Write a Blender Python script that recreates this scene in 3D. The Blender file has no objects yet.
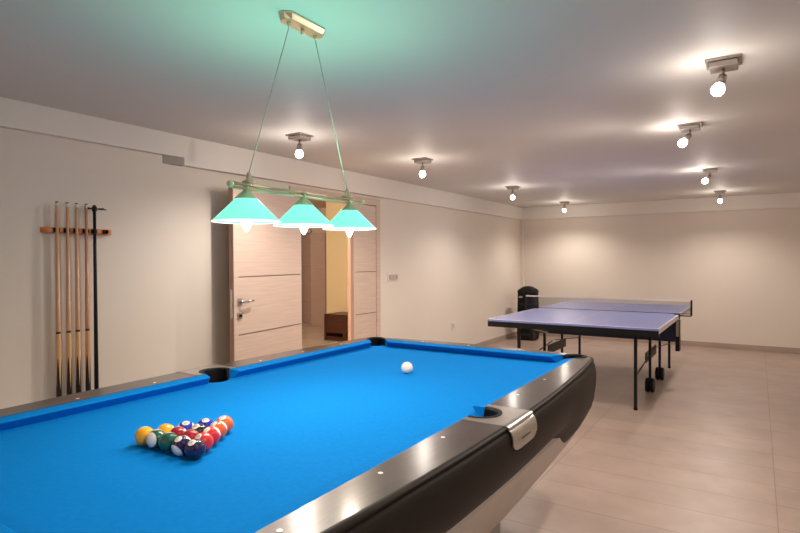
import bpy, bmesh, math, random
from mathutils import Vector, Matrix
from mathutils import noise as mnoise
random.seed(4)
PI = math.pi
scene = bpy.context.scene
COL = scene.collection

# ------------------------------------------------------------------ materials
def principled(name, base, rough=.5, metal=0., spec=.5, emis=None, estr=0., coat=0., **kw):
    m = bpy.data.materials.new(name); m.use_nodes = True
    b = m.node_tree.nodes['Principled BSDF']
    b.inputs['Base Color'].default_value = (*base, 1)
    b.inputs['Roughness'].default_value = rough
    b.inputs['Metallic'].default_value = metal
    b.inputs['Specular IOR Level'].default_value = spec
    if coat: b.inputs['Coat Weight'].default_value = coat; b.inputs['Coat Roughness'].default_value = .08
    if emis: b.inputs['Emission Color'].default_value = (*emis, 1); b.inputs['Emission Strength'].default_value = estr
    return m
def nt(m): return m.node_tree, m.node_tree.nodes, m.node_tree.links, m.node_tree.nodes['Principled BSDF']
def mottled(name, c1, c2, scale, rough=.5, stretch=(1, 1, 1), bump=0., bscale=None, **kw):
    m = principled(name, c1, rough, **kw)
    t, n, l, b = nt(m)
    tc = n.new('ShaderNodeTexCoord'); mp = n.new('ShaderNodeMapping'); mp.inputs['Scale'].default_value = stretch
    nz = n.new('ShaderNodeTexNoise'); nz.inputs['Scale'].default_value = scale; nz.inputs['Detail'].default_value = 4
    cr = n.new('ShaderNodeValToRGB'); cr.color_ramp.elements[0].position = .35; cr.color_ramp.elements[1].position = .65
    cr.color_ramp.elements[0].color = (*c1, 1); cr.color_ramp.elements[1].color = (*c2, 1)
    l.new(tc.outputs['Object'], mp.inputs[0]); l.new(mp.outputs[0], nz.inputs['Vector'])
    l.new(nz.outputs['Fac'], cr.inputs[0]); l.new(cr.outputs[0], b.inputs['Base Color'])
    if bump:
        n2 = n.new('ShaderNodeTexNoise'); n2.inputs['Scale'].default_value = bscale or scale * 4; n2.inputs['Detail'].default_value = 3
        bp = n.new('ShaderNodeBump'); bp.inputs['Strength'].default_value = bump; bp.inputs['Distance'].default_value = .002
        l.new(mp.outputs[0], n2.inputs['Vector']); l.new(n2.outputs['Fac'], bp.inputs['Height']); l.new(bp.outputs[0], b.inputs['Normal'])
    return m
def tiles(name, c1, c2, grout, w, h, off, rough=.4, org=(0, 0), mortar=.004, boff=0.):
    m = principled(name, c1, rough)
    t, n, l, b = nt(m)
    tc = n.new('ShaderNodeTexCoord'); mp = n.new('ShaderNodeMapping')
    mp.inputs['Location'].default_value = (-org[0], -org[1], 0)
    br = n.new('ShaderNodeTexBrick'); br.offset = boff; br.squash = 1
    br.inputs['Scale'].default_value = 1; br.inputs['Brick Width'].default_value = w; br.inputs['Row Height'].default_value = h
    br.inputs['Mortar Size'].default_value = mortar; br.inputs['Mortar Smooth'].default_value = .3
    br.inputs['Color1'].default_value = (*c1, 1); br.inputs['Color2'].default_value = (*c2, 1); br.inputs['Mortar'].default_value = (*grout, 1)
    nz = n.new('ShaderNodeTexNoise'); nz.inputs['Scale'].default_value = 3.2; nz.inputs['Detail'].default_value = 6; nz.inputs['Roughness'].default_value = .6
    cr = n.new('ShaderNodeValToRGB'); cr.color_ramp.elements[0].color = (.86, .84, .82, 1); cr.color_ramp.elements[1].color = (1.08, 1.08, 1.08, 1)
    cr.color_ramp.elements[0].position = .3; cr.color_ramp.elements[1].position = .7
    mx = n.new('ShaderNodeMix'); mx.data_type = 'RGBA'; mx.blend_type = 'MULTIPLY'; mx.inputs[0].default_value = 1
    l.new(tc.outputs['Object'], mp.inputs[0]); l.new(mp.outputs[0], br.inputs['Vector']); l.new(tc.outputs['Object'], nz.inputs['Vector'])
    l.new(nz.outputs['Fac'], cr.inputs[0]); l.new(br.outputs['Color'], mx.inputs[6]); l.new(cr.outputs[0], mx.inputs[7])
    l.new(mx.outputs[2], b.inputs['Base Color'])
    return m

M = {}
M['wall'] = mottled('wall_paint', (.725, .657, .582), (.745, .677, .602), 1.3, .7, bump=.05, bscale=180)
M['beam'] = mottled('beam_paint', (.77, .725, .67), (.79, .745, .69), 1.3, .7)
M['shadegrey'] = principled('grey_shade_tone', (.40, .36, .32), .7)  # shade of the slanted beam end, put into a grey colour
M['ceiling'] = mottled('ceiling_paint', (.67, .655, .62), (.70, .68, .645), .8, .62, spec=.25)
M['floor'] = tiles('floor_tile', (.35, .268, .228), (.375, .285, .24), (.22, .17, .145), 1.2, .31, 0, .36, org=(.09, .23), mortar=.003)
M['base'] = mottled('skirting_tile', (.40, .31, .26), (.44, .34, .28), 3, .5)
M['hallfloor'] = tiles('hall_floor_tile', (.62, .54, .46), (.64, .56, .48), (.45, .4, .35), .6, .6, 0, .18)
M['cream'] = mottled('cream_wall_paint', (.72, .60, .36), (.74, .62, .38), 1, .7)
M['hallwall'] = mottled('hall_wall_paint', (.56, .43, .35), (.58, .45, .37), 1, .7)
M['doorwood'] = mottled('door_laminate', (.56, .43, .355), (.63, .485, .40), 3, .45, stretch=(1, 1.2, 26))
M['dooredge'] = mottled('door_edge', (.42, .26, .19), (.46, .29, .21), 4, .5)
M['darkdoor'] = mottled('dark_door_laminate', (.42, .31, .26), (.46, .34, .28), 3, .5, stretch=(1, 1, 20))  # darker laminate of the inner hall door and its casing
M['groove'] = principled('groove_metal', (.22, .17, .14), .35, .6)
M['chrome'] = principled('satin_chrome', (.62, .60, .57), .22, 1)
M['steel'] = mottled('brushed_steel', (.50, .48, .45), (.58, .56, .53), 12, .30, metal=1., stretch=(1, 14, 1))
M['nickel'] = principled('satin_nickel', (.38, .34, .31), .38, .85)
M['cloth'] = mottled('blue_baize', (.002, .185, .56), (.003, .20, .60), 60, .9, bump=.12, bscale=900, spec=.04)
M['rail'] = mottled('bronze_brushed_laminate', (.034, .028, .025), (.050, .041, .037), 9, .30, metal=.6, stretch=(14, 1, 1))
_b = M['rail'].node_tree.nodes['Principled BSDF']; _b.inputs['Coat Weight'].default_value = .55; _b.inputs['Coat Roughness'].default_value = .15
M['blind'] = mottled('dark_side_laminate', (.011, .008, .0065), (.014, .010, .008), 8, .5, spec=.12, stretch=(1, 1, 10))
M['apron'] = mottled('grey_underbody_paint', (.48, .44, .40), (.52, .47, .43), 5, .45)
M['leggrey'] = principled('grey_leg_paint', (.23, .23, .20), .4)
M['black'] = principled('black_rubber', (.003, .003, .0035), .5, spec=.25)
M['blackmetal'] = principled('black_painted_steel', (.006, .006, .007), .4, spec=.3)
M['inlay'] = principled('pearl_inlay', (.85, .82, .78), .3)
M['brass'] = principled('polished_brass', (.72, .58, .42), .28, .8)
M['capbrass'] = principled('mint_lit_brass', (.56, .68, .46), .3, .5)  # green reflection of the mint shades put into the brass colour
M['cord'] = principled('twisted_cord', (.42, .42, .36), .5, .2)
M['wood'] = mottled('rack_wood', (.58, .18, .04), (.70, .26, .06), 12, .3, stretch=(1, 1, 6), coat=.3)
M['ttop'] = principled('blue_table_top', (.19, .225, .50), .28)
M['tline'] = principled('white_line', (.75, .75, .78), .4)
M['tedge'] = principled('pale_edge_band', (.55, .50, .48), .4)
M['navy'] = principled('navy_steel', (.008, .016, .06), .4)
M['net'] = principled('net_tape_white', (.9, .86, .82), .6)
M['plastic'] = principled('white_plastic', (.74, .67, .60), .4)
M['plasticg'] = principled('grey_plastic', (.42, .36, .31), .5)
M['bag'] = mottled('black_nylon', (.004, .004, .0045), (.008, .008, .008), 25, .7, spec=.2, bump=.4, bscale=40)
M['bagband'] = principled('grey_nylon_band', (.025, .025, .027), .6, spec=.2)
M['mahog'] = mottled('dark_mahogany', (.045, .012, .006), (.065, .018, .009), 6, .35, stretch=(1, 1, 8))
M['mat'] = principled('white_mat', (.92, .90, .86), .7)
M['bulb'] = principled('lit_bulb', (1, 1, 1), .3, emis=(1, .90, .78), estr=14)
M['lbulb'] = principled('lit_candle_bulb', (1, 1, 1), .3, emis=(1, .90, .80), estr=4)
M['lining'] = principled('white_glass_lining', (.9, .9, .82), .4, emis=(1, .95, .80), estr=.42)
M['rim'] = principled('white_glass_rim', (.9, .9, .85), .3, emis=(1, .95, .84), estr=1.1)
# net mesh: fine open weave
def netmat():
    m = principled('net_weave', (.05, .05, .07), .7); t, n, l, b = nt(m)
    b.inputs['Alpha'].default_value = .16
    return m
M['netmesh'] = netmat()
# mint glass shade: brighter towards the bulb (a real glowing glass, position on the cone)
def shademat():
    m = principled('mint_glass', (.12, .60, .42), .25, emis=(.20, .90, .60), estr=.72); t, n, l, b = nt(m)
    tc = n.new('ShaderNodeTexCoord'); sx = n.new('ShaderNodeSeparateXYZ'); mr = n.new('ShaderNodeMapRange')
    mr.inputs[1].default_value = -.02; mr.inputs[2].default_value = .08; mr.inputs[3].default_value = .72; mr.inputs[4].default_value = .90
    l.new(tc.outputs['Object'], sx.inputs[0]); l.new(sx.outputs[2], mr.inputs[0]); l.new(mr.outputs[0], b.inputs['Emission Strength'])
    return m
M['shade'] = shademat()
# cue stick wood: shaft, dark ring, butt with black points fading in near the end (object z measured from butt end)
def cuemat(name, shaft, butt, L, joint, pts):
    m = principled(name, shaft, .3, coat=.4); t, n, l, b = nt(m)
    tc = n.new('ShaderNodeTexCoord'); sx = n.new('ShaderNodeSeparateXYZ'); l.new(tc.outputs['Object'], sx.inputs[0])
    def math_(op, a, bb=None):
        q = n.new('ShaderNodeMath'); q.operation = op
        for i, v in enumerate((a, bb)):
            if v is None: continue
            if hasattr(v, 'default_value') or hasattr(v, 'is_linked'): l.new(v, q.inputs[i])
            else: q.inputs[i].default_value = v
        return q.outputs[0]
    z = sx.outputs[2]
    ang = math_('ARCTAN2', sx.outputs[1], sx.outputs[0])
    tri = math_('ABSOLUTE', math_('SINE', math_('MULTIPLY', ang, 2.0)))      # four points round the butt
    hgt = math_('ADD', math_('MULTIPLY', tri, pts[1] - pts[0]), pts[0])
    black = math_('LESS_THAN', z, hgt)
    isbutt = math_('LESS_THAN', z, joint)
    ring = math_('LESS_THAN', math_('ABSOLUTE', math_('SUBTRACT', z, joint)), .006)
    def mix(f, a, c):
        q = n.new('ShaderNodeMix'); q.data_type = 'RGBA'; l.new(f, q.inputs[0])
        for i, v in ((6, a), (7, c)):
            if isinstance(v, tuple): q.inputs[i].default_value = (*v, 1)
            else: l.new(v, q.inputs[i])
        return q.outputs[2]
    c = mix(isbutt, shaft, butt); c = mix(black, c, (.008, .007, .007)); c = mix(ring, c, (.012, .008, .006))
    l.new(c, b.inputs['Base Color'])
    return m
M['cueA'] = cuemat('maple_cue_finish', (.66, .40, .25), (.74, .46, .24), 1.47, .712, (.37, .56))
M['cueB'] = cuemat('amber_cue_finish', (.56, .27, .15), (.66, .34, .15), 1.47, .712, (.37, .56))
M['ferrule'] = principled('cue_ferrule', (.75, .72, .68), .4)
M['tip'] = principled('cue_tip', (.10, .13, .16), .7)

# ------------------------------------------------------------------ mesh helpers
def link(name, bm, mat, parent=None, smooth=False, bevel=0., loc=None, auto=None):
    bmesh.ops.recalc_face_normals(bm, faces=bm.faces[:])
    if bevel:
        es = [e for e in bm.edges if len(e.link_faces) == 2 and e.calc_face_angle(0) > .6]
        bmesh.ops.bevel(bm, geom=es, offset=bevel, segments=2, profile=.6, affect='EDGES')
    me = bpy.data.meshes.new(name); bm.to_mesh(me); bm.free()
    for mm in (mat if isinstance(mat, (list, tuple)) else [mat]): me.materials.append(M[mm] if isinstance(mm, str) else mm)
    if smooth:
        for p in me.polygons: p.use_smooth = True
        if auto is not None and hasattr(me, 'set_sharp_from_angle'): me.set_sharp_from_angle(angle=auto)
    o = bpy.data.objects.new(name, me); COL.objects.link(o)
    if parent: o.parent = parent
    if loc: o.location = loc
    return o
def B(): return bmesh.new()
def box(bm, x0, x1, y0, y1, z0, z1, mat=None):
    vs = [bm.verts.new((x, y, z)) for x in (x0, x1) for y in (y0, y1) for z in (z0, z1)]
    if mat is not None:
        for v in vs: v.co = mat @ v.co
    for f in ((0, 1, 3, 2), (4, 6, 7, 5), (0, 4, 5, 1), (2, 3, 7, 6), (0, 2, 6, 4), (1, 5, 7, 3)): bm.faces.new([vs[i] for i in f])
    return bm
def prism(bm, pts, z0, z1):
    a = [bm.verts.new((x, y, z0)) for x, y in pts]; b = [bm.verts.new((x, y, z1)) for x, y in pts]
    n = len(pts); bm.faces.new(a[::-1]); bm.faces.new(b)
    for i in range(n): bm.faces.new((a[i], a[(i + 1) % n], b[(i + 1) % n], b[i]))
    return bm
def lathe(bm, prof, n=32, mat=None, cap=True):
    rings = []
    for r, z in prof:
        ring = []
        for i in range(n):
            co = Vector((r * math.cos(2 * PI * i / n), r * math.sin(2 * PI * i / n), z))
            if mat is not None: co = mat @ co
            ring.append(bm.verts.new(co))
        rings.append(ring)
    for a, b in zip(rings, rings[1:]):
        for i in range(n): bm.faces.new((a[i], a[(i + 1) % n], b[(i + 1) % n], b[i]))
    if cap: bm.faces.new(rings[0][::-1]); bm.faces.new(rings[-1])
    return bm
def frame_to(a, b):
    a, b = Vector(a), Vector(b); d = b - a
    return Matrix.Translation(a) @ d.to_track_quat('Z', 'Y').to_matrix().to_4x4(), d.length
def tube(bm, pts, r, n=12):
    for a, b in zip(pts, pts[1:]):
        m, L = frame_to(a, b); lathe(bm, [(r, 0), (r, L)], n, m)
    return bm
def bar(bm, a, b, w, d):     # rectangular bar
    m, L = frame_to(a, b); return box(bm, -w / 2, w / 2, -d / 2, d / 2, 0, L, m)
def sphere(bm, c, r, s=(1, 1, 1), u=24, v=16):
    bmesh.ops.create_uvsphere(bm, u_segments=u, v_segments=v, radius=r, matrix=Matrix.Translation(c) @ Matrix.Diagonal((*s, 1)))
    return bm
def thing(name, label, cat, loc=(0, 0, 0), group=None, rot=None):
    o = bpy.data.objects.new(name, None); COL.objects.link(o); o.empty_display_size = .1
    o.location = loc
    if rot: o.rotation_euler = rot
    return tag(o, label, cat, group)
def tag(o, label, cat, group=None):
    o['label'] = label; o['category'] = cat
    if group: o['group'] = group
    return o
def struct(o): o['kind'] = 'structure'; return o
def dup(root, loc=None, label=None):
    r = root.copy(); COL.objects.link(r)
    if loc: r.location = loc
    if label: r['label'] = label
    for ch in list(root.children):
        c = ch.copy(); COL.objects.link(c); c.parent = r
        for g in list(ch.children):
            d = g.copy(); COL.objects.link(d); d.parent = c
    return r

# ------------------------------------------------------------------ room shell
H = 2.25
WX = -3.565            # left wall surface
BF = -3.513            # beam face on the left wall
YB = 9.60              # back wall surface
XR, YN = 2.6, -3.2     # right wall and wall behind the camera
T = .15
OY0, OY1, OZ = 3.79, 5.06, 1.955      # door opening in the left wall
struct(link('floor', box(B(), WX, XR, YN, YB, -.1, 0), 'floor'))
struct(link('ceiling', box(B(), WX - T, XR + T, YN - T, YB + T, H, H + .1), 'ceiling'))
bm = B()
box(bm, WX - T, WX, YN - T, OY0, -.1, H); box(bm, WX - T, WX, OY1, YB + T, -.1, H); box(bm, WX - T, WX, OY0, OY1, OZ, H)
struct(link('wall_left', bm, 'wall'))
struct(link('wall_back', box(B(), WX, XR + T, YB, YB + T, -.1, H), 'wall'))
struct(link('wall_right', box(B(), XR, XR + T, YN - T, YB, -.1, H), 'wall'))
struct(link('wall_near', box(B(), WX, XR, YN - T, YN, -.1, H), 'wall'))
# beam along the left wall: low part beyond the step, higher part before it, slanted end face
bm = B()
box(bm, WX, BF, YN, 2.579, 2.092, H)
pts = [(WX, 2.45), (BF, 2.58), (BF, YB), (WX, YB)]
prism(bm, pts, 2.038, H)
struct(link('trim_1', bm, 'beam'))
struct(link('trim_2', box(B(), BF, XR, YB - .055, YB, 2.045, H), 'beam'))
struct(link('trim_shade_block', prism(B(), [(WX, 2.44), (BF + .001, 2.578), (BF + .001, 2.585), (WX, 2.585)], 2.037, 2.092), 'shadegrey'))  # added block; its grey colour stands in for shade on the slanted face
# narrow pipe casing in the far corner
struct(link('trim_3', box(B(), WX, WX + .06, YB - .06, YB, 0, 2.045), 'wall'))
struct(link('baseboard_left', box(box(B(), WX, WX + .012, 5.2, YB, 0, .075), WX, WX + .012, YN, 3.70, 0, .075), 'base', bevel=.002))
struct(link('baseboard_back', box(B(), WX, XR, YB - .012, YB, 0, .075), 'base', bevel=.002))

# ------------------------------------------------------------------ hall behind the doorway
HX = WX - T
struct(link('floor_hall', box(B(), -11, HX + T, 2.0, 12, -.1, -.001), 'hallfloor'))
struct(link('ceiling_hall', box(B(), -11, HX, 2.0, 12, 2.4, 2.5), 'hallwall'))
struct(link('wall_hall_cream', box(B(), -6.46, HX, 7.66, 7.80, 0, 2.4), 'cream'))
bm = B(); box(bm, -7.73, -6.3, 8.72, 8.86, 0, 2.4); box(bm, -11, -8.6, 8.72, 8.86, 0, 2.4); box(bm, -8.6, -7.73, 8.72, 8.86, 1.93, 2.4)
struct(link('wall_hall_back', bm, 'hallwall'))
struct(link('wall_hall_left', box(B(), -11.1, -11, 2, 12, 0, 2.4), 'hallwall'))
struct(link('wall_hall_far', box(B(), -11, HX, 11.9, 12, 0, 2.4), 'hallwall'))
struct(link('wall_hall_near', box(B(), -11, HX, 1.9, 2.0, 0, 2.4), 'hallwall'))
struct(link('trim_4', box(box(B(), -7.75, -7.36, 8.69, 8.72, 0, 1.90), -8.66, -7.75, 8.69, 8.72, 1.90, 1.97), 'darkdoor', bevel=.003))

# inner door of the hall, standing open away from us
def leaf(name, w, h, th, mat, grooves, parent=None):
    """a door leaf; local x along its width from the hinge, y its thickness, z up"""
    d = link(name, box(B(), 0, w, -th / 2, th / 2, .008, h), mat, parent, bevel=.002)
    for gz in grooves:
        link('groove_strip', box(box(B(), .03, w - .03, -th / 2 - .0015, -th / 2 + .001, gz - .0035, gz + .0035),
             .03, w - .03, th / 2 - .001, th / 2 + .0015, gz - .0035, gz + .0035), 'groove', d)
    return d
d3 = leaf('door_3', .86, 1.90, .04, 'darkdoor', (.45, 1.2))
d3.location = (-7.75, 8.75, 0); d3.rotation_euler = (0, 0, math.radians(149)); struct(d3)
for z in (.18, .95, 1.72): link('hinge', lathe(B(), [(.018, z - .05), (.018, z + .05)], 10), 'groove', d3, loc=(0, .03, 0))
hb = B()
for z in (.98, 1.06): box(hb, .77, .83, .02, .045, z - .03, z + .03)
box(hb, .66, .80, .045, .06, 1.05, 1.07); link('handle', hb, 'groove', d3, bevel=.002)

# main doorway: frame, open leaf folded back against the wall, closed narrow leaf
bm = B()
box(bm, WX - T - .01, WX + .018, OY1 - .0, OY1 + .075, 0, OZ + .06)
box(bm, WX - T - .01, WX + .018, OY0 - .075, OY0, 0, OZ + .06)
box(bm, WX - T - .01, WX + .018, OY0, OY1, OZ - .015, OZ + .06)
struct(link('trim_5', bm, 'doorwood', bevel=.003))
# narrow closed leaf (thickness in x)
d2 = link('door_2', box(B(), -.02, .02, 0, .405, .008, 1.93), 'doorwood', bevel=.002)
d2.location = (WX - .02 + .02, 4.640, 0); struct(d2)
for gz in (1.215, .765): link('groove_strip', box(B(), .0195, .0215, .03, .405, gz - .0035, gz + .0035), 'groove', d2)
link('leaf_edge', box(B(), -.02, .0195, -.050, .0, .008, 1.93), 'dooredge', d2)
bm = B(); box(bm, .0195, .0225, -.022, -.002, .90, 1.12); link('bolt_plate', bm, 'dooredge', d2)
# open leaf
import math as _m
hx, hy = WX + .042, 3.80; fx, fy = -3.385, 2.90
L = math.hypot(fx - hx, fy - hy); ang = math.atan2(fy - hy, fx - hx)
d1 = leaf('door_1', L, 1.925, .042, 'doorwood', ())
d1.location = (hx, hy, 0); d1.rotation_euler = (0, 0, ang); struct(d1)
# room side of the open leaf is local +y (facing +x world)
for gz in (1.215, .765): link('groove_strip', box(B(), .02, L - .05, .0205, .0225, gz - .0035, gz + .0035), 'groove', d1)
link('leaf_edge', box(B(), L, L + .004, -.021, .021, .008, 1.925), 'dooredge', d1)
bm = B(); box(bm, L + .004, L + .006, -.011, .011, .90, 1.12); link('strike_plate', bm, 'steel', d1)
# lever handle with square rose, and a lock rose below
bm = B(); box(bm, L - .085, L - .035, .021, .030, 1.00, 1.05); link('rose', bm, 'steel', d1, bevel=.002)
hbm = tube(B(), [(L - .06, .028, 1.025), (L - .06, .062, 1.025)], .009)
tube(hbm, [(L - .06, .060, 1.025), (L - .12, .062, 1.022), (L - .185, .058, 1.025)], .0085); link('lever_handle', hbm, 'chrome', d1, smooth=True)
bm = B(); box(bm, L - .085, L - .035, .021, .030, .89, .94); link('lock_rose', bm, 'steel', d1, bevel=.002)
bm = lathe(B(), [(.011, 0), (.011, .012)], 16, Matrix.Translation((L - .06, .028, .915)) @ Matrix.Rotation(-PI / 2, 4, 'X')); link('keyhole_cylinder', bm, 'black', d1)

# bench in the hall
bn = thing('low_bench', 'low dark mahogany bench against the cream hall wall beyond the doorway', 'bench', (-5.52, 7.42, 0))
link('seat_panel', box(B(), -.60, .62, -.23, .22, .40, .44), 'mahog', bn, bevel=.003)
link('side_panel', box(B(), -.60, -.56, -.23, .22, 0, .40), 'mahog', bn)
link('side_panel', box(B(), .58, .62, -.23, .22, 0, .40), 'mahog', bn)
link('front_panel', box(B(), -.56, .58, -.225, -.20, .13, .40), 'mahog', bn)
link('plinth', box(B(), -.56, .58, -.225, -.20, 0, .07), 'mahog', bn)
link('armrest', box(B(), -.05, .55, -.20, .20, .44, .47), 'mahog', bn, bevel=.003)
mt = link('doormat', box(B(), -.55, .50, -.22, .16, 0, .012), 'mat', bevel=.003, loc=(-5.20, 6.90, 0))
tag(mt, 'small white mat on the hall floor in front of the dark bench', 'mat')

# ------------------------------------------------------------------ switch and outlet
sw = thing('light_switch', 'triple rocker light switch on the left wall right of the double door', 'switch', (WX, 5.41, 1.14))
link('face_plate', box(B(), 0, .008, -.11, .11, -.042, .042), 'plastic', sw, bevel=.002)
for k in (-1, 0, 1):
    link('rocker', box(B(), .008, .013, k * .066 - .024, k * .066 + .024, -.028, .028), 'plasticg', sw, bevel=.002)
ol = thing('wall_outlet', 'small wall outlet low on the left wall above the skirting', 'outlet', (WX, 6.92, .42))
link('face_plate', box(B(), 0, .008, -.055, .055, -.05, .05), 'plastic', ol, bevel=.002)
link('socket', lathe(B(), [(.028, .0), (.028, .011), (.020, .012), (.018, .006)], 20, Matrix.Rotation(PI / 2, 4, 'Y')), 'plasticg', ol)

# ------------------------------------------------------------------ cue rack and cues
RX = WX
rk = thing('cue_rack', 'orange wood cue rack bar with clips fixed on the left wall', 'cue rack', (RX, 1.845, 1.53))
def rounded(y0, y1, x1, n=10):
    r = .03; pts = [(0, y0)]
    pts += [(x1 * math.sin(a), y0 + .045 - .045 * math.cos(a)) for a in [PI / 2 * i / n for i in range(n + 1)]]
    pts += [(x1 * math.sin(a), y1 - .045 + .045 * math.cos(a)) for a in [PI / 2 * (1 - i / n) for i in range(n + 1)]]
    pts.append((0, y1)); out = []
    for p in pts:
        if not out or (abs(out[-1][0] - p[0]) + abs(out[-1][1] - p[1])) > 1e-5: out.append(p)
    return out
link('top_rail', prism(B(), rounded(-.215, .215, .038), -.017, .017), 'wood', rk, bevel=.004)
bs = box(B(), 0, .065, -.22, .22, -1.36, -1.325); link('base_shelf', bs, 'wood', rk, bevel=.004)
cue_y = [1.702, 1.762, 1.816, 1.874, 1.926]
for y in cue_y + [2.00]:
    cb = B()
    for s in (-1, 1):
        bar(cb, (.036, y - 1.845 + s * .004, -.0), (.056, y - 1.845 + s * .013, -.0), .003, .022)
    box(cb, .034, .040, y - 1.845 - .014, y - 1.845 + .014, -.013, .013)
    link('clip', cb, 'black', rk)
cue_labels = ['leftmost maple cue in the wall rack, with pale shaft and black-pointed butt',
              'maple cue standing second from the left in the wall rack',
              'maple cue standing third from the left in the wall rack',
              'amber-toned cue in the wall rack, right beside the black bridge stick']
CZ = .205; CLn = 1.495
def make_cue(mat, y, label, first=None):
    t = thing('pool_cue', label, 'cue', (RX + .052, y, CZ), 'pool cues hanging in the wall rack')
    link('cue_shaft', lathe(B(), [(.0145, .0), (.0165, .006), (.016, .2), (.0128, .712), (.0080, CLn - .03)], 24), mat, t, smooth=True)
    link('ferrule', lathe(B(), [(.0082, CLn - .03), (.0080, CLn - .008)], 16), 'ferrule', t, smooth=True)
    link('leather_tip', lathe(B(), [(.0080, CLn - .008), (.0082, CLn - .002), (.004, CLn)], 16), 'tip', t, smooth=True)
    link('butt_bumper', lathe(B(), [(.011, -.012), (.012, 0)], 16), 'black', t)
    return t
for i in range(4): make_cue('cueB' if i == 3 else 'cueA', cue_y[i], cue_labels[i])
br = thing('bridge_stick', 'black bridge stick with a cross head, rightmost in the wall rack', 'bridge stick', (RX + .052, cue_y[4], CZ))
link('stick', lathe(B(), [(.012, 0), (.0135, .006), (.013, .3), (.0105, 1.0), (.009, 1.49)], 20), 'blackmetal', br, smooth=True)
hb = B()
prism(hb, [(-.004, -.060), (.004, -.060), (.008, -.02), (.010, .0), (.008, .03), (.004, .075), (-.004, .075), (-.008, 0)], 1.462, 1.469)
for s, yy in ((-1, -.03), (1, .03)): bar(hb, (0, yy - .02 * s, 1.468), (0, yy + .03 * s, 1.474), .010, .005)
lathe(hb, [(.014, 1.452), (.014, 1.482)], 16); link('bridge_head', hb, 'black', br)

# ------------------------------------------------------------------ pool table
CX, CY = -1.463, 1.730
ZC, ZR = .785, .826
JX, JY = .659, 1.276
pt_ = thing('pool_table', 'large pool table with blue cloth, bronze rails and curved dark sides', 'pool table', (CX, CY, 0))
def W(y): return .819 - .058 * (y / 1.15) ** 2
def E(x): return 1.392 - .048 * (x / .65) ** 2
NS, NC, NE = 24, 10, 14
def quarter():      # from (W(0),0) up to the corner and round to (0,E(0))
    pts = []; yc = 1.25; xc = .64
    for i in range(NS): y = yc * i / NS; pts.append((W(y), y))
    p0, c, p2 = (W(yc), yc), (.734, 1.366), (xc, E(xc))
    for i in range(NC + 1):
        t = i / NC; pts.append(tuple((1 - t) ** 2 * p0[k] + 2 * t * (1 - t) * c[k] + t * t * p2[k] for k in (0, 1)))
    for i in range(1, NE + 1): x = xc * (1 - i / NE); pts.append((x, E(x)))
    return pts
Q = quarter()
outline = Q[:-1] + [(-x, y) for x, y in Q[::-1]][:-1] + [(-x, -y) for x, y in Q][:-1] + [(x, -y) for x, y in Q[::-1]][:-1]
NO = len(outline); NQ = len(Q) - 1
def inset(p, dx, dy):
    x, y = p; return (x * (1 - dx / .8), y * (1 - dy / 1.4))
def sstep(a, b, t): t = max(0, min(1, (t - a) / (b - a))); return t * t * (3 - 2 * t)
prof = [(0, .017, .017), (.012, .007, .008), (.03, .003, .005), (.045, .003, .005), (.055, .006, .008), (.068, .006, .008), (.082, .001, .005), (.11, -.003, .003),
        (.16, -.007, .002), (.24, -.010, .002), (.34, -.010, .005), (.46, -.007, .012), (.58, -.001, .014), (.7, .009, .028), (.82, .027, .062), (.92, .052, .125), (1, .075, .17), (1.0, .11, .20)]
def blind(name, i0, i1):
    bm = B(); cols = []
    for i in range(i0, i1 + 1):
        p = outline[i % NO]; zb = .590 - .115 * sstep(.60, 1.0, abs(p[1]))
        cols.append([bm.verts.new((*inset(p, dx, dy), ZR + (zb - ZR) * t)) for t, dx, dy in prof])
    for a, b in zip(cols, cols[1:]):
        for k in range(len(prof) - 1): bm.faces.new((a[k], b[k], b[k + 1], a[k + 1]))
    o = link(name, bm, 'blind', pt_, smooth=True)
    md = o.modifiers.new('s', 'SOLIDIFY'); md.thickness = .004; md.offset = -1
    return o
ic = NS + NC // 2          # corner mid index in quarter
blind('side_panel', -ic, ic)
blind('end_panel', ic, 2 * NQ - ic)
blind('side_panel', 2 * NQ - ic, 2 * NQ + ic)
blind('end_panel', 2 * NQ + ic, 4 * NQ - ic)
# pockets
PR = .050; MR = .064
mids = [(JX + .016, 0), (-JX - .016, 0)]
cors = [(sx * (JX - .012), sy * (JY - .012)) for sx in (1, -1) for sy in (1, -1)]
def arc(c, r, a0, a1, n=14): return [(c[0] + r * math.cos(a0 + (a1 - a0) * i / n), c[1] + r * math.sin(a0 + (a1 - a0) * i / n)) for i in range(n + 1)]
inn = [inset(p, .017, .017) for p in outline]
PLT = .108                 # half width of a side-pocket plate
RO = PR + .010; MO = MR + .010
def rail_long(sx, sy):
    c = (JX - .012, JY - .012)
    # angle where circle crosses x=JX below the centre
    a = math.acos((JX - c[0]) / RO); a0 = -a
    pts = [(JX, PLT)]
    # up the joint to the corner pocket, round its outside to the 45 degree line
    pts += arc(c, RO, 2 * PI - a, 2 * PI + PI / 4 - 0.0, 12)[0:]
    # from 45deg outwards along the mitre to the outline corner mid point, then back down
    oc = inn[:ic + 1]
    pts += [p for p in oc[::-1] if p[1] > PLT]
    xx = inset((W(PLT), PLT), .017, .017)[0]; pts.append((xx, PLT))
    return [(sx * x, sy * y) for x, y in pts]
def rail_end(sy):
    c = (JX - .012, JY - .012); a = math.asin((JY - c[1]) / RO)
    half = arc(c, RO, PI / 4, PI - a, 12)          # from mitre round to the joint y=JY
    o = inn[ic:NQ + 1]                             # mitre to centre
    right = half[::-1] + o                         # joint -> mitre -> outline -> centre
    pts = right + [(-x, y) for x, y in right[::-1]][1:]
    return [(x, sy * y) for x, y in pts]
RT = .045
for sx in (1, -1):
    for sy in (1, -1): link('rail', prism(B(), rail_long(sx, sy), ZR - RT, ZR), 'rail', pt_)
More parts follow.
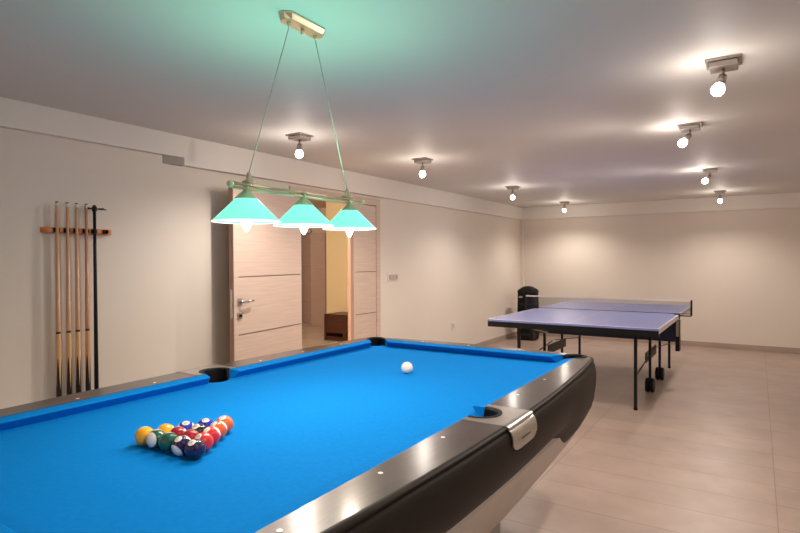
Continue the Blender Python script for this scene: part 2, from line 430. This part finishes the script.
for sy in (1, -1): link('rail', prism(B(), rail_end(sy), ZR - RT, ZR), 'rail', pt_)
# steel plate round each side pocket: top plate + the lip that folds down over the side
for sx in (1, -1):
    c = (JX + .016, 0); a = PI - math.acos((c[0] - JX) / MO)
    fp = .050; xo = inset((W(0), 0), .017, .017)[0]
    pts = [(JX, -PLT)] + [(JX, -math.sqrt(MO ** 2 - .016 ** 2))] + arc(c, MO, -a, a, 20)[1:-1] + [(JX, math.sqrt(MO ** 2 - .016 ** 2)), (JX, PLT)]
    pts += [(xo, PLT), (xo, -PLT)]
    pl = link('pocket_plate', prism(B(), [(sx * x, y) for x, y in pts], ZR - RT, ZR + .0012), 'steel', pt_)
    # plate lip follows the side profile down over the bulge
    lp = [p for p in prof if p[0] <= .34]
    bm = B(); cols = []
    for j in range(13):
        y = -PLT + 2 * PLT * j / 12; f = 1 - .25 * abs(2 * j / 12 - 1) ** 6
        ring = []
        for off in (.006, .0015):
            q = [(inset((W(y), y), dx, dy)[0] + off, ZR + .0012 + (.59 - ZR) * t * f) for t, dx, dy in lp]
            ring += q if off > .003 else q[::-1]
        cols.append([bm.verts.new((sx * x, y, z)) for x, z in ring])
    k = len(cols[0])
    for q, r in zip(cols, cols[1:]):
        for i in range(k): bm.faces.new((q[i], r[i], r[(i + 1) % k], q[(i + 1) % k]))
    bm.faces.new(cols[0]); bm.faces.new(cols[-1][::-1])
    link('plate_lip', bm, 'steel', pl, smooth=True, auto=.8)
    bm = B(); box(bm, sx * (W(0) + .012), sx * (W(0) + .0175), -.035, .045, ZR - .052, ZR - .049); link('plate_slot', bm, 'black', pl)
# bed with bites at the pockets
def bed_pts():
    q = []
    # right side from mid pocket up to the corner, quarter
    m = math.sqrt(MR ** 2 - .016 ** 2)
    am = math.acos(-.016 / MR)
    q += arc((JX + .016, 0), MR, PI, am, 8)        # bite: from (JX+.016-MR,0) up to x=JX
    c = (JX - .012, JY - .012)
    b = math.acos(.012 / PR)
    q += arc(c, PR, 2 * PI - b, PI - math.asin(.012 / PR), 10)
    return q
q = bed_pts(); full = q + [(-x, y) for x, y in q[::-1]] + [(-x, -y) for x, y in q[1:]] + [(x, -y) for x, y in q[::-1][:-1]]
link('bed_cloth', prism(B(), full, ZC - .03, ZC), 'cloth', pt_)
# cushions: profile across (d inward from joint, z)
CP = [(0, ZR - .001), (.020, ZR - .002), (.046, ZR - .005), (.052, ZR - .009), (.048, ZR - .014), (.024, ZC + .001), (0, ZC + .001)]
def cushion(p0, p1, inward, c0, c1, name='cushion'):
    """from p0 to p1 along the joint; c0/c1: how far the ends are cut back at the nose (per metre of depth)"""
    bm = B(); p0, p1, n = Vector(p0), Vector(p1), Vector(inward); d = (p1 - p0).normalized(); L = (p1 - p0).length
    cols = []
    for s in (0, 1):
        col = []
        for dep, z in CP:
            a = p0 + d * (dep * c0) if s == 0 else p1 - d * (dep * c1)
            v = a + n * dep; col.append(bm.verts.new((v.x, v.y, z)))
        cols.append(col)
    k = len(CP)
    for i in range(k): bm.faces.new((cols[0][i], cols[1][i], cols[1][(i + 1) % k], cols[0][(i + 1) % k]))
    bm.faces.new(cols[0]); bm.faces.new(cols[1][::-1])
    link(name, bm, 'cloth', pt_)
cg, mg = .066, .068; ce = .082
for sx in (1, -1):
    for sy in (1, -1):
        cushion((sx * JX, sy * mg), (sx * JX, sy * (JY - cg)), (-sx, 0), .30, 1.0)
for sy in (1, -1):
    cushion((-(JX - ce), sy * JY), (JX - ce, sy * JY), (0, -sy), 1.0, 1.0)
# leather pocket liners: cup with a raised back
def liner(c, r, out_ang, spread, name='pocket_liner'):
    bm = B(); n = 40; rings = []
    def zt(a):
        d = abs((a - out_ang + PI) % (2 * PI) - PI)
        return ZR + .003 if d < spread else ZC - .004
    A = [2 * PI * i / n for i in range(n)]
    loops = []
    for (rr, zf) in ((r - .010, lambda a: .700), (r - .006, lambda a: zt(a) - .006), (r - .002, zt), (r + .0095, zt), (r + .0095, lambda a: .700)):
        loops.append([bm.verts.new((c[0] + rr * math.cos(a), c[1] + rr * math.sin(a), zf(a))) for a in A])
    for a, b in zip(loops, loops[1:]):
        for i in range(n): bm.faces.new((a[i], a[(i + 1) % n], b[(i + 1) % n], b[i]))
    bm.faces.new(loops[0]); bm.faces.new(loops[-1][::-1])
    link(name, bm, 'black', pt_)
for c in mids: liner(c, MR, 0 if c[0] > 0 else PI, 1.75)
for c in cors: liner(c, PR, math.atan2(c[1] / JY, c[0] / JX), 2.2)
# sights
sights = [(sx * (JX + .034), sy * y) for sx in (1, -1) for sy in (1, -1) for y in (.30, .62, .96)] + [(x, sy * (JY + .040)) for sy in (1, -1) for x in (-.32, 0, .32)]
for x, y in sights:
    link('rail_sight', lathe(B(), [(.0065, 0), (.0065, .0006)], 14), 'inlay', pt_, loc=(x, y, ZR))
# grey underbody: tapers inwards to the two legs
bm = B(); loops = []
def rr_loop(hx_, hy_, r, z, n=8):
    pts = []
    for qx, qy, a0 in ((1, 1, 0), (-1, 1, PI / 2), (-1, -1, PI), (1, -1, 3 * PI / 2)):
        for i in range(n + 1):
            a = a0 + PI / 2 * i / n; pts.append((qx * (hx_ - r) + r * math.cos(a), qy * (hy_ - r) + r * math.sin(a), z))
    return pts
for hx_, hy_, r, z in ((.66, 1.15, .05, .70), (.735, 1.10, .05, .56), (.715, 1.05, .04, .485), (.66, .78, .04, .39), (.592, .475, .03, .285), (.57, .455, .03, .28)):
    loops.append([bm.verts.new(p) for p in rr_loop(hx_, hy_, r, z)])
for a, b in zip(loops, loops[1:]):
    k = len(a)
    for i in range(k): bm.faces.new((a[i], a[(i + 1) % k], b[(i + 1) % k], b[i]))
bm.faces.new(loops[0]); bm.faces.new(loops[-1][::-1])
link('underbody', bm, 'apron', pt_, smooth=True, auto=.5)
for s in (-1, 1):
    bm = B(); y = s * .36
    box(bm, -.56, .56, y - .095, y + .095, .035, .285); lg = link('leg', bm, 'leggrey', pt_, bevel=.01)
    link('foot', box(B(), -.57, .57, y - .105, y + .105, 0, .035), 'blackmetal', lg, bevel=.004)

# ------------------------------------------------------------------ balls
BR = .02858
def ballmat(name, col, stripe):
    m = principled(name, col, .07, spec=.6, coat=.5); t, n, l, b = nt(m)
    tc = n.new('ShaderNodeTexCoord'); sx = n.new('ShaderNodeSeparateXYZ'); l.new(tc.outputs['Object'], sx.inputs[0])
    def mth(op, a, c=None):
        q = n.new('ShaderNodeMath'); q.operation = op; l.new(a, q.inputs[0])
        if c is not None: q.inputs[1].default_value = c
        return q.outputs[0]
    def mix(f, a, c):
        q = n.new('ShaderNodeMix'); q.data_type = 'RGBA'; l.new(f, q.inputs[0])
        for i, v in ((6, a), (7, c)):
            if isinstance(v, tuple): q.inputs[i].default_value = (*v, 1)
            else: l.new(v, q.inputs[i])
        return q.outputs[2]
    ivory = (.84, .80, .72)
    c = col
    spot = mth('GREATER_THAN', mth('ABSOLUTE', sx.outputs[0]), BR * .92)
    if stripe:
        w = mth('GREATER_THAN', mth('ABSOLUTE', sx.outputs[2]), BR * .66); c = mix(w, c, ivory)
    c = mix(spot, c, ivory); l.new(c, b.inputs['Base Color'])
    return m
hues = {'yellow': (.85, .40, .012), 'blue': (.015, .03, .42), 'red': (.72, .02, .015), 'purple': (.012, .006, .055), 'orange': (.85, .13, .02),
        'green': (.006, .085, .055), 'maroon': (.33, .008, .018), 'black': (.008, .008, .010)}
textcache = {}
def number_mesh(s):
    if s in textcache: return textcache[s]
    cu = bpy.data.curves.new('digits', 'FONT'); cu.body = s; cu.size = .019 if len(s) == 1 else .0155; cu.align_x = 'CENTER'; cu.align_y = 'CENTER'
    o = bpy.data.objects.new('digits_tmp', cu); COL.objects.link(o)
    dg = bpy.context.evaluated_depsgraph_get(); me = bpy.data.meshes.new_from_object(o.evaluated_get(dg)); bpy.data.objects.remove(o)
    for v in me.vertices:          # wrap onto the ball: text x -> local y, text y -> local z, seen from +x
        y, z = v.co.x, v.co.y; R = BR * 1.004
        v.co = (math.sqrt(max(R * R - y * y - z * z, 0)), y, z)
    me.materials.clear(); me.materials.append(M['black']); textcache[s] = me
    return me
def make_ball(num, hue, stripe, pos, spotdir, axisdir, label):
    nm = 'billiard_ball'
    X = Vector(spotdir).normalized(); Z = Vector(axisdir); Z = (Z - X * Z.dot(X)).normalized(); Y = Z.cross(X)
    R = Matrix((X, Y, Z)).transposed()
    key = hue + ('_striped' if stripe else '_solid')
    if key not in M: M[key] = ballmat(key + '_ball', hues[hue], stripe)
    o = link(nm, sphere(B(), (0, 0, 0), BR, u=40, v=24), key, smooth=True)
    o.rotation_euler = R.to_euler(); o.location = pos
    tag(o, label, 'billiard ball', 'racked billiard balls')
    d = bpy.data.objects.new('number', number_mesh(str(num))); COL.objects.link(d); d.parent = o
    return o
rot = math.radians(1.4); RCX, RCY = -1.447, 1.071
D = 2 * BR + .0003
rows = [  # nearest row first, left to right
    [(1, 'yellow', 0, 'solid yellow ball at the left corner of the racked triangle'),
     (14, 'green', 1, 'green and white striped ball next to the corner yellow ball'),
     (6, 'green', 0, 'solid green ball in the middle of the front row of the rack'),
     (12, 'purple', 1, 'purple and white striped ball between the green ball and the solid purple one'),
     (4, 'purple', 0, 'solid dark purple ball at the corner of the rack nearest the camera')],
    [(9, 'yellow', 1, 'yellow and white striped ball behind the two green balls'),
     (15, 'maroon', 1, 'maroon ball with white beside the striped yellow ball'),
     (7, 'maroon', 0, 'solid maroon ball behind the purple and white striped ball'),
     (3, 'red', 0, 'solid red ball right behind the dark purple corner ball')],
    [(10, 'blue', 1, 'blue and white striped ball at the rear left edge beside the black ball'),
     (8, 'black', 0, 'black eight ball in the middle of the rack'),
     (11, 'red', 1, 'red and white striped ball on the right edge beside the black ball')],
    [(2, 'blue', 0, 'solid blue ball next to the orange balls'),
     (13, 'orange', 1, 'orange and white striped ball just before the apex ball')],
    [(5, 'orange', 0, 'solid orange ball at the far apex of the triangle')]]
tocam = Vector((1.43, -1.06, .53)).normalized()
lft = Vector((-.60, -.80, 0)); up = Vector((0, 0, 1))
axd = lambda X: Vector(X).cross(tocam)
orient = {  # spot direction, stripe axis direction
    1: (up - tocam * .25, lft), 14: (up * 1 - tocam * .25, lft * .72 + tocam * .75 - up * .35), 6: (up - tocam * .35, lft),
    12: (up * .75 + lft * .35 + tocam * .38, tocam * .6 + lft * .75 - up * .65), 4: (up * .75 + tocam * .42 + lft * .35, lft),
    9: (up - tocam * .35, None), 15: (up - tocam * .35, None), 7: (up * .5 - tocam, lft),
    3: (up * .75 + lft * .6 + tocam * .4, lft), 10: (up * 1.0 + tocam * .45, None), 8: (up * .85 + tocam * .4 + lft * .3, lft),
    11: (up * .85 + lft * .5 + tocam * .35, lft + tocam * .5), 2: (up * .9 + tocam * .4, lft), 13: (up * .85 + lft * .55 + tocam * .35, lft + tocam * .5),
    5: (up * .95 + tocam * .35 + lft * .25, lft)}
for r, row in enumerate(rows):
    n = len(row)
    for i, (num, hue, st, lab) in enumerate(row):
        lx = (i - (n - 1) / 2) * D; ly = (r - 4 / 3) * D * math.sqrt(3) / 2 * 1.03
        x = RCX + lx * math.cos(rot) - ly * math.sin(rot); y = RCY + lx * math.sin(rot) + ly * math.cos(rot)
        sd, ax = orient[num]; ax = axd(sd) if ax is None else ax
        make_ball(num, hue, st, (x, y, ZC + BR), sd, ax, lab)
M['cueball'] = principled('ivory_ball', (.86, .80, .70), .1, coat=.4)
cb = link('cue_ball', sphere(B(), (0, 0, 0), BR, u=40, v=24), 'cueball', smooth=True, loc=(-1.446, 2.318, ZC + BR))
tag(cb, 'plain white cue ball alone on the blue cloth', 'billiard ball')

# ------------------------------------------------------------------ tennis table
TX, TY = -1.4477, 6.399; HW, HL = .7625, 1.37
tt = thing('table_tennis_table', 'blue folding table tennis table on black legs with wheels', 'table tennis table', (TX, TY, 0))
for s in (-1, 1):
    y0, y1 = (-HL, -.004) if s < 0 else (.004, HL)
    top = link('table_top', box(B(), -HW, HW, y0, y1, .742, .76), 'ttop', tt, bevel=.001)
    for q in (-1, 1): link('edge_band', box(B(), q * HW - .001, q * HW + .003, y0, y1, .718, .7595), 'tedge', top)
    ln = B(); ye = s * HL
    box(ln, -HW, HW, min(ye, ye - s * .02), max(ye, ye - s * .02), .7600, .7606)
    for q in (-1, 1): box(ln, min(q * HW, q * (HW - .010)), max(q * HW, q * (HW - .010)), y0, y1, .7600, .7606)
    box(ln, -.0015, .0015, y0, y1, .7600, .7606)
    link('court_line', ln, 'tline', top)
    fr = B(); ye0, ye1 = sorted((s * HL, s * (HL - .03)))
    box(fr, -HW + .0, HW - .0, ye0, ye1, .690, .742)
    for q in (-1, 1): box(fr, *sorted((q * (HW - .005), q * (HW - .035))), y0 + (0.0 if s > 0 else .02), y1 - (0 if s < 0 else .02), .715, .742)
    link('apron_frame', fr, 'blackmetal', tt)
    # outer leg pair and inner wheeled pair, with braces
    yo = s * 1.118; yi = s * .33
    for q in (-1, 1):
        x = q * .54
        lg = link('leg', bar(B(), (x, yo, .02), (x, yo, .742), .026, .026), 'blackmetal', tt)
        link('foot', lathe(B(), [(.018, 0), (.018, .02)], 16, Matrix.Translation((x, yo, 0))), 'black', lg)
        lg = link('leg', bar(B(), (x, yi, .13), (x, yi, .742), .024, .024), 'blackmetal', tt)
        fb = B(); box(fb, x - .028, x + .028, yi - .012, yi + .012, .085, .14)
        link('caster_fork', fb, 'blackmetal', lg)
        for dx in (-.0215, .0215):
            wb = lathe(B(), [(.020, -.019), (.062, -.019), (.070, -.012), (.070, .012), (.062, .019), (.020, .019)], 28,
                       Matrix.Translation((x + dx, yi, .070)) @ Matrix.Rotation(PI / 2, 4, 'Y'))
            link('wheel', wb, 'black', lg, smooth=True, auto=.6)
        link('brace', bar(B(), (x, yo - s * .01, .30), (x, yi - s * .28, .40), .010, .008), 'blackmetal', tt)
    link('crossbar', bar(B(), (-.54, yo, .70), (.54, yo, .70), .02, .02), 'blackmetal', tt)
    link('crossbar', bar(B(), (-.54, yi, .60), (.54, yi, .60), .018, .018), 'blackmetal', tt)
link('under_panel', box(B(), -.74, .74, -.10, -.08, .49, .69), 'navy', tt, bevel=.003)
link('under_panel', box(B(), -.74, .74, .08, .10, .49, .69), 'navy', tt, bevel=.003)
for q in (-1, 1):
    bx = B(); box(bx, q * .765 - .02, q * .765 + .02, -.13, -.03, .40, .715)
    ph = link('bat_holder', bx, 'blackmetal', tt, bevel=.006)
    wbm = B(); prism(wbm, [(q * .765 - .012, -.132), (q * .765 + .012, -.132), (q * .765 + .012, -.130), (q * .765 - .012, -.130)], .55, .71)
    box(wbm, *sorted((q * .785, q * .788)), -.115, -.045, .56, .70)
    link('holder_insert', wbm, 'plasticg', ph)
    sb = B(); bar(sb, (q * .50, -.33, .34), (q * .50, .33, .34), .012, .10); link('ball_tray', sb, 'blackmetal', tt)
# small grey lock lever under the left side
lb = B(); bar(lb, (-.62, -.50, .585), (-.46, -.46, .548), .045, .02); bar(lb, (-.61, -.50, .585), (-.615, -.50, .64), .018, .018); bar(lb, (-.48, -.465, .55), (-.53, -.345, .56), .016, .016)
link('lock_lever', lb, 'plasticg', tt, bevel=.003)
nt_ = thing('table_tennis_net', 'dark table tennis net with white top tape across the blue table', 'net', (TX, TY, 0))
NX = HW + .117
for q in (-1, 1):
    pb = B(); box(pb, q * NX - .009, q * NX + .009, -.009, .009, .755, .915)
    box(pb, *sorted((q * (HW - .03), q * NX)), -.008, .008, .752, .764) if False else box(pb, *sorted((q * (HW + .0035), q * NX)), -.008, .008, .745, .757)
    link('net_post', pb, 'blackmetal', nt_, bevel=.002)
    cbm = B(); box(cbm, *sorted((q * (HW - .04), q * (HW + .012))), -.014, .014, .762, .768); box(cbm, *sorted((q * (HW + .003), q * (HW + .012))), -.014, .014, .715, .764); link('clamp', cbm, 'blackmetal', nt_)
nb = B(); box(nb, -NX + .01, NX - .01, -.0012, .0012, .772, .900); link('net_mesh', nb, 'netmesh', nt_)
nb = B(); box(nb, -NX + .008, NX - .008, -.004, .004, .898, .9125); link('net_tape', nb, 'net', nt_)
nb = B(); box(nb, -NX + .008, NX - .008, -.003, .003, .768, .774); link('bottom_cord', nb, 'blackmetal', nt_)

# ------------------------------------------------------------------ black bag in the far corner
bg = thing('upright_bag', 'tall black padded bag standing in the far corner behind the tennis table', 'bag', (-3.22, 8.98, 0))
bm = B(); loops = []
for hx_, hy_, r, z in ((.13, .11, .06, 0), (.155, .135, .07, .02), (.165, .14, .07, .10), (.155, .13, .07, .30), (.158, .135, .07, .46), (.153, .13, .06, .62), (.150, .13, .06, .81), (.140, .12, .05, .835), (.06, .05, .02, .885), (.03, .03, .02, .89)):
    loops.append([bm.verts.new(p) for p in rr_loop(hx_, hy_, r, z)])
for a, b in zip(loops, loops[1:]):
    k = len(a)
    for i in range(k): bm.faces.new((a[i], a[(i + 1) % k], b[(i + 1) % k], b[i]))
bm.faces.new(loops[0]); bm.faces.new(loops[-1][::-1])
link('bag_body', bm, 'bag', bg, smooth=True, auto=.7)
for z in (.10, .60, .80):
    bm = B(); a, b = [[bm.verts.new(p) for p in rr_loop(.168 if zz < .3 else .157, .142 if zz < .3 else .138, .07, zz)] for zz in (z - .012, z + .012)]
    for i in range(len(a)): bm.faces.new((a[i], a[(i + 1) % len(a)], b[(i + 1) % len(a)], b[i]))
    link('band', bm, 'bagband', bg)
bm = tube(B(), [(.05, -.125, .66), (.05, -.165, .67), (.05, -.165, .75), (.05, -.125, .76)], .010); link('grip', bm, 'bagband', bg)
link('badge', box(B(), -.11, -.05, -.137, -.128, .70, .73), 'plasticg', bg)

# ------------------------------------------------------------------ billiard pendant lamp
LX = -1.46
pl = thing('pendant_lamp', 'brass billiard pendant lamp with three green glass shades above the pool table', 'pendant lamp', (LX, 1.60, H))
zb = 1.600 - H
def octo(l, w, c): return [(-w + c, -l), (w - c, -l), (w, -l + c), (w, l - c), (w - c, l), (-w + c, l), (-w, l - c), (-w, -l + c)]
bm = B(); lo = []
for f, z in ((1, 0), (1.0, -.008), (.86, -.026), (.80, -.029)):
    lo.append([bm.verts.new((x * (f if f == 1 else f * .95), y * (1 - (1 - f) * .35), z)) for x, y in octo(.113, .034, .022)])
for a, b in zip(lo, lo[1:]):
    for i in range(8): bm.faces.new((a[i], a[(i + 1) % 8], b[(i + 1) % 8], b[i]))
bm.faces.new(lo[0]); bm.faces.new(lo[-1][::-1])
cn = link('ceiling_canopy', bm, 'brass', pl, bevel=.002)
link('screw_cap', lathe(B(), [(.006, -.029), (.008, -.034), (.008, -.046), (.004, -.05)], 16), 'brass', cn, smooth=True)
for y in (-.072, .072): link('cord_grip', lathe(B(), [(.008, -.028), (.008, -.036), (.004, -.046)], 14, Matrix.Translation((0, y, 0))), 'brass', cn, smooth=True)
YW = (-.272, .268)
for yc, yb in zip((-.072, .072), YW): link('suspension_cord', tube(B(), [(0, yc, -.044), (0, yb, zb + .04)], .0016, 8), 'cord', pl, smooth=True)
bm = tube(B(), [(0, -.345, zb), (0, .365, zb)], .006, 14); link('crossbar', bm, 'brass', pl, smooth=True)
bm = tube(B(), [(0, -.35, zb - .014), (0, .345, zb - .014)], .005, 14); link('crossbar', bm, 'capbrass', pl, smooth=True)
for y in (-.352, .372): link('end_knob', sphere(B(), (0, y, zb - .004), .0115), 'capbrass', pl, smooth=True)
for y in YW: link('finial', lathe(B(), [(.022, zb + .008), (.024, zb + .012), (.010, zb + .018), (.008, zb + .035), (.004, zb + .045)], 20, Matrix.Translation((0, y, 0))), 'brass', pl, smooth=True)
SH = (-.284, .0, .284)
for y in SH:
    s = link('lamp_shade', lathe(B(), [(.114, -.001), (.110, .003), (.036, .077), (.034, .079), (.106, .0035), (.109, -.001)], 48, cap=False), 'shade', pl, smooth=True, loc=(0, y, 1.476 - H))
    link('shade_rim', lathe(B(), [(.1135, -.0025), (.1145, .0002), (.1085, .0002), (.108, -.0025), (.1135, -.0025)], 48, cap=False), 'rim', s)
    link('shade_lining', lathe(B(), [(.107, .0025), (.033, .077), (.010, .078)], 48, cap=False), 'lining', s, smooth=True)
    link('shade_cap', lathe(B(), [(.037, .075), (.038, .079), (.024, .092), (.010, .104), (.008, .118), (.020, .121), (.020, .124), (.006, .127)], 32), 'capbrass', s, smooth=True, auto=.8)
    link('candle_bulb', lathe(B(), [(.010, .070), (.014, .045), (.019, .010), (.018, -.006), (.011, -.024), (.003, -.036)], 24), 'lbulb', s, smooth=True)

# ------------------------------------------------------------------ ceiling spotlights
def spot_fixture(x, y, tilt, label, group='ceiling spotlights'):
    t = thing('ceiling_spotlight', label, 'spotlight', (x, y, H), group)
    link('ceiling_plate', box(B(), -.072, .072, -.072, .072, -.010, 0), 'nickel', t, bevel=.002)
    link('housing', box(B(), -.058, .058, -.058, .058, -.036, -.010), 'nickel', t, bevel=.004)
    d = Vector(tilt).normalized(); a = Vector((0, 0, -.062)) ; e = a + d * .052
    link('swivel_arm', tube(B(), [(0, 0, -.034), tuple(a), tuple(a + d * .008)], .006, 12), 'nickel', t, smooth=True)
    m, Ln = frame_to(a, e)
    hd = link('lamp_holder', lathe(B(), [(.013, 0), (.017, .004), (.020, .03), (.024, Ln - .004)], 24, m), 'nickel', t, smooth=True)
    link('bulb', lathe(B(), [(.016, Ln - .006), (.023, Ln + .006), (.0285, Ln + .020), (.0285, Ln + .030), (.022, Ln + .044), (.010, Ln + .051)], 28, m), 'bulb', hd, smooth=True)
    return t, Vector((x, y, H)) + a + d * .09, d
spots = [(-2.80, 3.03, (0, -.05, -1), 'ceiling spotlight between the cords of the pendant lamp'),
         (-2.55, 4.37, (0, -.05, -1), 'ceiling spotlight above the light switch, second along the left row'),
         (-2.58, 6.65, (0, -.05, -1), 'third ceiling spotlight along the left row, before the one by the back wall'),
         (-2.59, 8.90, (0, -.05, -1), 'ceiling spotlight in the left row closest to the back wall'),
         (-.135, 2.98, (-.30, -.25, -1), 'largest and nearest ceiling spotlight, at the upper right'),
         (-.39, 4.28, (-.75, -.35, -1), 'ceiling spotlight in the right row next after the nearest one, head tilted left'),
         (-.41, 6.50, (-.75, -.30, -1), 'ceiling spotlight in the right row, third from the camera, head tilted left'),
         (-.43, 8.70, (0, -.05, -1), 'ceiling spotlight in the right row closest to the back wall')]
def lamp(kind, name, loc, energy, color, radius=.03, d=None, angle=2.4, blend=.8):
    l = bpy.data.lights.new(name, kind); l.energy = energy; l.color = color; l.shadow_soft_size = radius
    if kind == 'SPOT': l.spot_size = angle; l.spot_blend = blend
    o = bpy.data.objects.new(name, l); COL.objects.link(o); o.location = loc
    if d is not None: o.rotation_euler = Vector(d).to_track_quat('-Z', 'Y').to_euler()
    return o
WARM = (1, .885, .785)
for x, y, tl, lab in spots:
    t, p, d = spot_fixture(x, y, tl, lab)
    lamp('POINT', 'spot_or_fill_glow', p + d * .02, 3.3, WARM, .03)
    lamp('SPOT', 'spot_or_fill_beam', p + d * .02, 44, WARM, .03, d, 2.7, .7)
# added fill lamps out of view, without fixtures, to brighten the room
for x, y in ((-.15, .85), (-2.6, -1.9), (1.3, .6), (-.3, -1.7), (1.6, 4.2), (1.6, 7.4)):
    lamp('POINT', 'spot_or_fill_glow', (x, y, H - .16), 4.5, WARM, .03)
    lamp('SPOT', 'spot_or_fill_beam', (x, y, H - .16), 34, WARM, .03, (0, 0, -1), 2.7, .7)
# pendant lamp: warm light down, mint light through the glass upwards
for y in SH:
    lamp('SPOT', 'pendant_down', (LX, 1.60 + y, 1.435), 7.5, (1, .86, .70), .02, (0, 0, -1), 2.6, .5)
    lamp('SPOT', 'pendant_up', (LX, 1.60 + y * .45, 1.63), 3.3, (.32, 1, .68), .06, (0, 0, 1), 2.9, .9)
# hall lamps
lamp('POINT', 'hall_light', (-4.8, 3.6, 2.1), 170, (1, .88, .70), .15)
lamp('POINT', 'hall_light', (-9.8, 6.5, 2.2), 34, (1, .85, .72), .15)

# ------------------------------------------------------------------ world and camera
w = bpy.data.worlds.new('world'); scene.world = w; w.use_nodes = True
w.node_tree.nodes['Background'].inputs[0].default_value = (.05, .045, .04, 1)
cam = bpy.data.cameras.new('camera'); cam.sensor_width = 36; cam.lens = 558.49 / 800 * 36; cam.clip_start = .05
co = bpy.data.objects.new('camera', cam); COL.objects.link(co)
co.matrix_world = Matrix.Translation((0, 0, 1.344)) @ Matrix.Rotation(.5696, 4, 'Z') @ Matrix.Rotation(PI / 2 - .0125, 4, 'X') @ Matrix.Rotation(-.0048, 4, 'Z')
scene.camera = co
scene.view_settings.view_transform = 'Standard'
scene.view_settings.look = 'None'
scene.view_settings.exposure = 0.46
scene.cycles.max_bounces = 8
scene.cycles.diffuse_bounces = 5
scene.cycles.sample_clamp_indirect = 4
scene.cycles.use_denoising = True
scene.cycles.caustics_reflective = False
